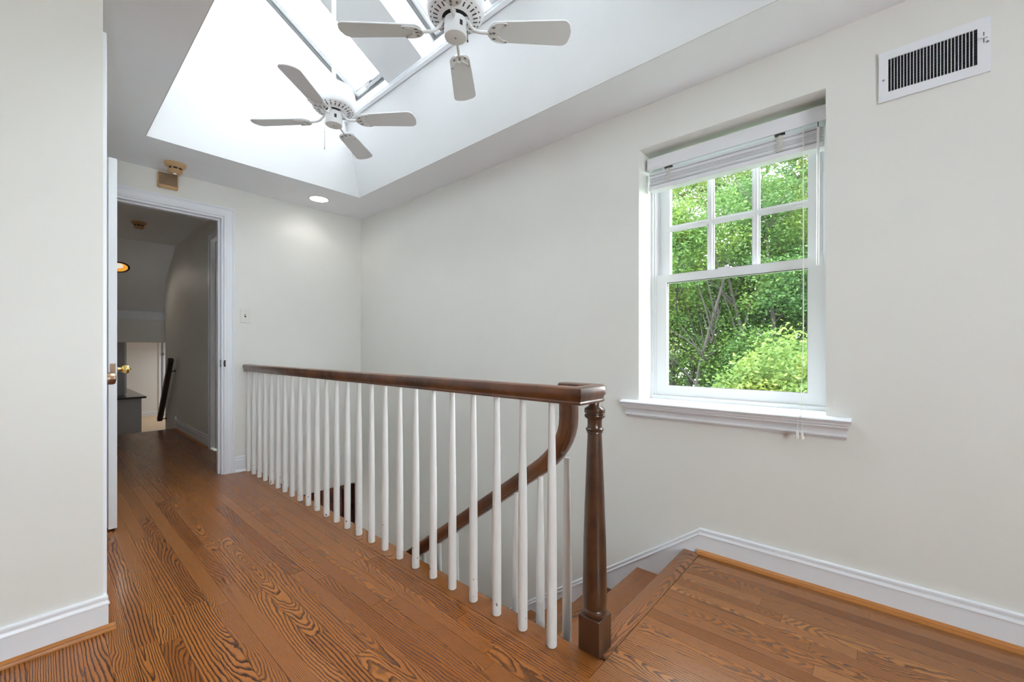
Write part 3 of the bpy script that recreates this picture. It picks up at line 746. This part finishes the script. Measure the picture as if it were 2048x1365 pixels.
# ceiling light on the slope of the hallway
sa = math.atan((2.267-1.53)/(7.875-6.571))
ol = thing('recessed_light', 'amber glowing recessed light on the sloped hallway ceiling', 'ceiling light', (.655, 7.045, 1.9985), (-sa, 0, 0))
MB().lathe([(.085, -.001), (.105, -.001), (.104, -.005), (.086, -.005)], 32, cap=False).build('trim_ring', M['grille'], ol, smooth=True)
MB().lathe([(.085, -.0012), (.085, -.003), (.06, -.0035)], 32, cap=False).lathe([(.06, -.0035), (.0005, -.0038)], 32).build('reflector', M['amber'], ol, smooth=True)
MB().lathe([(.052, -.0012), (.052, -.0045), (.0005, -.005)], 28).build('bulb', M['bulb'], ol, (-.012, -.030, 0), smooth=True)

# ================================================================ hallway beyond the doorway
HX = 1.13
b = MB()
b.box(HX, HX+.07, YF+.11, 4.20, -.02, CE).box(HX, HX+.07, 4.20, 4.93, 2.055, CE).box(HX, HX+.07, 4.93, 6.58, -.02, CE+.05)
b.prism([(6.58, -.8), (7.215, -.8), (7.215, 1.905), (6.58, 2.275)], 'x', HX, HX+.07)
struct(b.build('wall_hallway_right', M['wall']))
struct(MB().box(.08, .2, YF+.11, 8.0, -.8, CE).build('wall_hallway_left', M['wall']))
struct(MB().box(.08, HX+.07, YF+.11, 6.571, CE, CE+.1).build('ceiling_hallway', M['ceil']))
struct(MB().prism([(6.571, CE), (6.571, CE+.1), (8.1, 1.503), (8.1, 1.403), (7.875, 1.53)], 'x', -1.2, 4.2).build('ceiling_hallway_slope', M['ceil']))
struct(MB().box(-1.2, 4.2, 7.875, 7.99, 1.085, 1.53).box(-1.2, 4.2, 7.95, 8.0, 1.5, 1.75).build('wall_header', M['wall']))
struct(MB().box(-1.2, 4.2, 7.845, 7.8745, 1.408, 1.515).build('trim_8', M['trim']))
struct(MB().box(.206, HX, YF+.111, YF+.1115, 2.03, 2.2).build('trim_9', M['wall']))
struct(MB().sweep([(HX-.0005, 5.003, 0), (HX-.0005, 6.50, 0)], bbp, (0, 0, 1)).build('baseboard_hallway', M['trim'], smooth=True))
shoe([(HX-.0132, 5.003, 0), (HX-.0132, 6.52, 0)], 'trim_10', M['shoe'])
struct(MB().prism([(6.50, 0.0), (6.50, .12), (6.535, .155), (6.60, .05), (6.60, -.1)], 'x', HX-.016, HX-.0005).build('trim_11', M['trim']))
casing([(HX-.0003, 4.93, .0005), (HX-.0003, 4.93, 2.055), (HX-.0003, 4.20, 2.055), (HX-.0003, 4.20, .0005)], 'trim_12', (-1, 0, 0), 1)
d3 = struct(empty('door_3', (HX+.022, 4.565, 0)))
B = MB().box(0, .035, -.362, .362, .012, 2.045)
for z0, z1 in ((.22, .92), (1.06, 1.85)):
    for y0, y1 in ((-.28, -.04), (.04, .28)): B.box(-.003, 0, y0, y1, z0, z1)
B.build('door_leaf', M['trim'], d3)
# short flight down from the hallway to the lower room
s2 = thing('hall_steps', 'short flight of steps going down from the far end of the hallway', 'stairs', (.664, 6.62, -.19))
for k in range(1, 4):
    MB().box(-.46, .46, -.105, .105, -.03, 0).build('tread', M['oak_tread'], s2, (0, .10+.21*(k-1), -.1875*(k-1)+.0025), bevel=.003)
for k in range(0, 4):
    MB().box(-.46, .46, -.008, .008, -.155, 0).build('riser', M['trim'], s2, (0, -.02+.21*k, .1655-.1875*k-.03+.0305*(k > 0)-.0), None)
hr = thing('wall_handrail', 'dark mahogany handrail sloping down the hallway wall on iron brackets', 'handrail', (HX, 6.85, .45))
HL = Vector((HX, 6.85, .45))
p0, p1 = Vector((HX-.065, 6.47, .86)), Vector((HX-.065, 7.17, .055))
hprof = [(-.030, -.022), (-.030, .022), (-.014, .030), (.014, .028), (.028, .020), (.030, -.012), (.020, -.026), (-.018, -.028)]
B = MB().sweep([p0-HL, p1-HL], hprof, (1, 0, 0)); B.build('rail', M['handrail_dark'], hr, smooth=True)
for t in (.12, .93):
    p = p0.lerp(p1, t)-HL
    B = MB().tube([p+Vector((0, .02, -.03)), p+Vector((.03, .03, -.05)), p+Vector((.064, .03, -.045))], .006, 8)
    B.box(.061-.065+p.x+.0, p.x+.0645, p.y+.008, p.y+.052, p.z-.085, p.z-.02) if False else B.lathe([(.022, 0), (.020, .004), (.006, .006)], 14, c=(-.0045, p.y+.03, p.z-.045), M4=Matrix.Rotation(-PI/2, 4, 'Y'))
    B.build('bracket', M['blackmetal'], hr, smooth=True)

# ---- lower room
LZ = -.75; LY = 14.3
struct(MB().box(-1.2, 4.2, 6.5, LY+.1, LZ-.05, LZ).build('floor_lower_room', M['tan_floor']))
struct(MB().box(-1.2, 4.2, LY, LY+.1, LZ, 1.9).build('wall_lower_far', M['wall']))
struct(MB().box(-1.3, -1.2, 6.6, LY+.1, LZ, 1.9).box(4.2, 4.3, 6.6, 8.2, 1.9, 2.7).box(-1.3, -1.2, 6.6, 8.2, 1.9, 2.7).box(4.2, 4.3, 6.6, LY+.1, LZ, 1.9).box(HX+.07, 4.2, 6.5, 6.6, LZ, 2.7).box(-1.2, .08, 6.5, 6.6, LZ, 2.7).build('wall_lower_sides', M['wall']))
struct(MB().box(-1.2, 4.2, 7.99, LY+.1, 1.62, 1.7).build('ceiling_lower_room', M['ceil']))
struct(MB().sweep([(-1.2, LY-.0005, LZ), (2.06, LY-.0005, LZ)], [(-a, z) for a, z in bbp], (0, 0, 1)).build('baseboard_lower_room', M['trim']))
cb = thing('cabinet', 'grey cabinet in the lower room seen through the doorway', 'cabinet', (.62, 11.0, LZ))
MB().box(-.62, .60, -1.1, 1.1, 0, .865).build('body', M['greycab'], cb)
MB().box(-.60, .58, -1.104, -1.1, .10, .80).build('panel', M['greycab'], cb)
ct = tag(MB().box(-.66, .66, -1.16, 1.14, 0, .035).build('countertop', M['darktop'], None, (.62, 11.0, LZ+.8655), bevel=.004), 'dark polished countertop on the grey cabinet in the lower room', 'countertop')
tp = thing('tall_cabinet', 'tall grey cabinet side standing on the dark countertop in the lower room', 'cabinet', (.50, 10.9, LZ+.901))
MB().box(-.55, .545, -.5, .5, 0, 1.42).build('body', M['greycab'], tp)
MB().box(.5455, .575, -.49, .5, 0.02, 1.40).build('door', M['trim'], tp)
MB().tube([(.582, -.30, .30), (.590, -.30, .33), (.590, -.30, .45), (.582, -.30, .48)], .006, 6).build('handle', M['blackmetal'], tp)
MB().box(.15, .32, -.56, -.51, .0, .01)
d4 = struct(empty('door_4', (2.56, LY, LZ)))
MB().box(-.38, .38, -.02, -.0005, .01, 2.03).build('door_leaf', M['trim'], d4)
MB().box(-.40, -.384, -.024, -.0005, 0, 2.05).box(-.368, -.362, -.0215, -.02, .1, 1.95).build('frame_line', M['steel'], d4)
MB().lathe([(.035, 0), (.035, .02), (.02, .03)], 14, M4=Matrix.Rotation(PI/2, 4, 'X')).build('latch', M['steel'], d4, (-.37, -.021, 1.62))
MB().tube([(-.29, -.025, .78), (-.29, -.06, .80), (-.29, -.06, 1.02), (-.29, -.025, 1.04)], .010, 6).build('pull_handle', M['steel'], d4)
struct(MB().box(2.10, 2.158, LY-.018, LY-.0005, LZ, 1.33).build('trim_13', M['trim']))

# ---- dark panelled door at the foot of the stairs
d5 = struct(empty('door_5', (2.078, 3.996, -2.66)))
MB().box(.0, .04, 0, .985, .01, 2.285).build('door_leaf', M['reddoor'], d5)
for i in range(6): MB().box(-.010, 0.0, .02+i*.147, .135+i*.147, .08, 2.2).build('panel', M['reddoor'], d5, bevel=.002)
MB().box(-.35, -.001, .945, .98, .01, 2.28).build('side_panel', M['reddoor'], d5)

# unseen window, added behind the camera to let fill light in
w5 = struct(empty('window_5', (-.2, -2.46, 1.35)))
MB().box(-.55, -.50, -.03, .03, -.6, .6).box(.50, .55, -.03, .03, -.6, .6).box(-.50, .50, -.03, .03, -.6, -.55).box(-.50, .50, -.03, .03, .55, .6).box(-.5, .5, -.03, .03, -.02, .02).build('frame', M['vinyl'], w5)
for z0, z1 in ((-.55, -.02), (.02, .55)): MB().box(-.50, .50, -.003, .003, z0, z1).build('glass_pane', M['glass'], w5)

# ================================================================ outdoors
struct(MB().box(XR+.25, 60, -40, 60, -3.4, -3.3).build('ground', M['grass']))
def tree(name, label, base_, height, blobs, m_, nleaf, leaf, seed, trunks, density_r=.28):
    t = thing(name, label, 'tree', base_, group=None)
    rg = np.random.default_rng(seed); rt = random.Random(seed)
    # branches reaching to every clump
    B = MB(); bx, by, bz = base_
    for tx, ty, th_ in trunks:
        p = [Vector((0, 0, 0)), Vector((tx*.3, ty*.3, th_*.35)), Vector((tx*.7, ty*.6, th_*.7)), Vector((tx, ty, th_))]
        B.tube(p, .07, 7, .015)
        for _ in range(16):
            k = rt.uniform(.35, .95); q_ = p[1].lerp(p[3], k); d_ = Vector((rt.uniform(-1, 1), rt.uniform(-1, 1), rt.uniform(.2, 1.1))).normalized()*rt.uniform(.6, 1.3)
            B.tube([q_, q_+d_*.5+Vector((0, 0, .05)), q_+d_], .018, 5, .004)
    B.build('trunk', M['bark'], t, smooth=True)
    pts = []
    per = nleaf//len(blobs)
    for cx, cy, cz, r in blobs:
        k = max(4, int(22*r)); cl = rg.normal(size=(k, 3)); cl /= np.linalg.norm(cl, axis=1)[:, None]; cl = cl*r*rg.uniform(.45, 1, (k, 1))
        idx = rg.integers(0, k, per); g_ = rg.normal(size=(per, 3))*density_r*.5
        pts.append(np.array([cx-bx, cy-by, cz-bz])+cl[idx]+g_*np.array([1, 1, .7]))
    P = np.concatenate(pts); n_ = len(P)
    d = rg.normal(size=(n_, 3)); d[:, 2] = d[:, 2]*.5-.15; d /= np.linalg.norm(d, axis=1)[:, None]
    e = rg.normal(size=(n_, 3)); s = np.cross(d, e); s /= np.linalg.norm(s, axis=1)[:, None]; nn = np.cross(d, s)
    L = leaf*rg.uniform(.7, 1.25, (n_, 1)); w = L*.24
    v = np.stack([P, P+d*L*.45+s*w+nn*w*.3, P+d*L, P+d*L*.45-s*w+nn*w*.3], 1).reshape(-1, 3)
    me = bpy.data.meshes.new('foliage'); me.vertices.add(n_*4); me.vertices.foreach_set('co', v.ravel())
    f = np.arange(n_*4).reshape(-1, 4); me.loops.add(n_*4); me.loops.foreach_set('vertex_index', f.ravel()); me.polygons.add(n_)
    me.polygons.foreach_set('loop_start', np.arange(n_)*4); me.polygons.foreach_set('loop_total', np.full(n_, 4)); me.update(calc_edges=True)
    me.materials.append(m_); o = link('foliage', me, t); o['kind'] = 'stuff'
    return t
def blobs(seed, n_, cx, cy, z0, z1, rx, ry, r0, r1):
    r_ = random.Random(seed); return [(cx+r_.uniform(-rx, rx), cy+r_.uniform(-ry, ry), r_.uniform(z0, z1), r_.uniform(r0, r1)) for _ in range(n_)]
tree('leafy_shrub', 'bright leafy bush close outside at the lower right of the window', (6.0, .75, -3.3), 3.5, blobs(1, 12, 6.1, .75, -1.2, .80, .55, .50, .30, .5), M['leaf_b'], 36000, .058, 1, [(.2, .1, 3.2), (-.3, .3, 2.9)])
tree('tree', 'mid green tree filling the left half of the window view', (8.2, 3.2, -3.3), 7, blobs(2, 36, 8.4, 2.9, -2.0, 4.0, 1.0, 1.7, .5, .9), M['leaf_a'], 115000, .055, 2, [(.3, -.8, 6.0), (-.4, .6, 5.6), (.2, -.2, 6.6), (-.6, -1.3, 5.8)])
tree('tree', 'taller tree behind the bush on the right of the window view', (8.4, 1.2, -3.3), 7, blobs(3, 34, 8.5, .9, -1.8, 4.2, .9, 1.2, .5, .9), M['leaf_c'], 115000, .055, 3, [(-.5, .9, 6.0), (.2, -.5, 6.4), (-.3, .3, 6.8)])
tree('tree', 'bright green tree crown showing behind the upper panes of the window', (10.5, 2.6, -3.3), 9, blobs(4, 40, 10.8, 2.3, .5, 6.4, 1.2, 2.6, .6, 1.0), M['leaf_b'], 90000, .085, 4, [(.2, -.6, 8.2), (-.4, 1., 7.6), (.1, -1.8, 7.9)])
tree('tree', 'dense deep green trees at the back behind everything outside the window', (14.0, 4.0, -3.3), 9, blobs(5, 70, 14.2, 3.6, -2.6, 5.6, 1.2, 5.0, .9, 1.5), M['leaf_c'], 90000, .17, 5, [(0, -2., 7), (.3, 1., 7), (0, 3.5, 6.5)], .5)
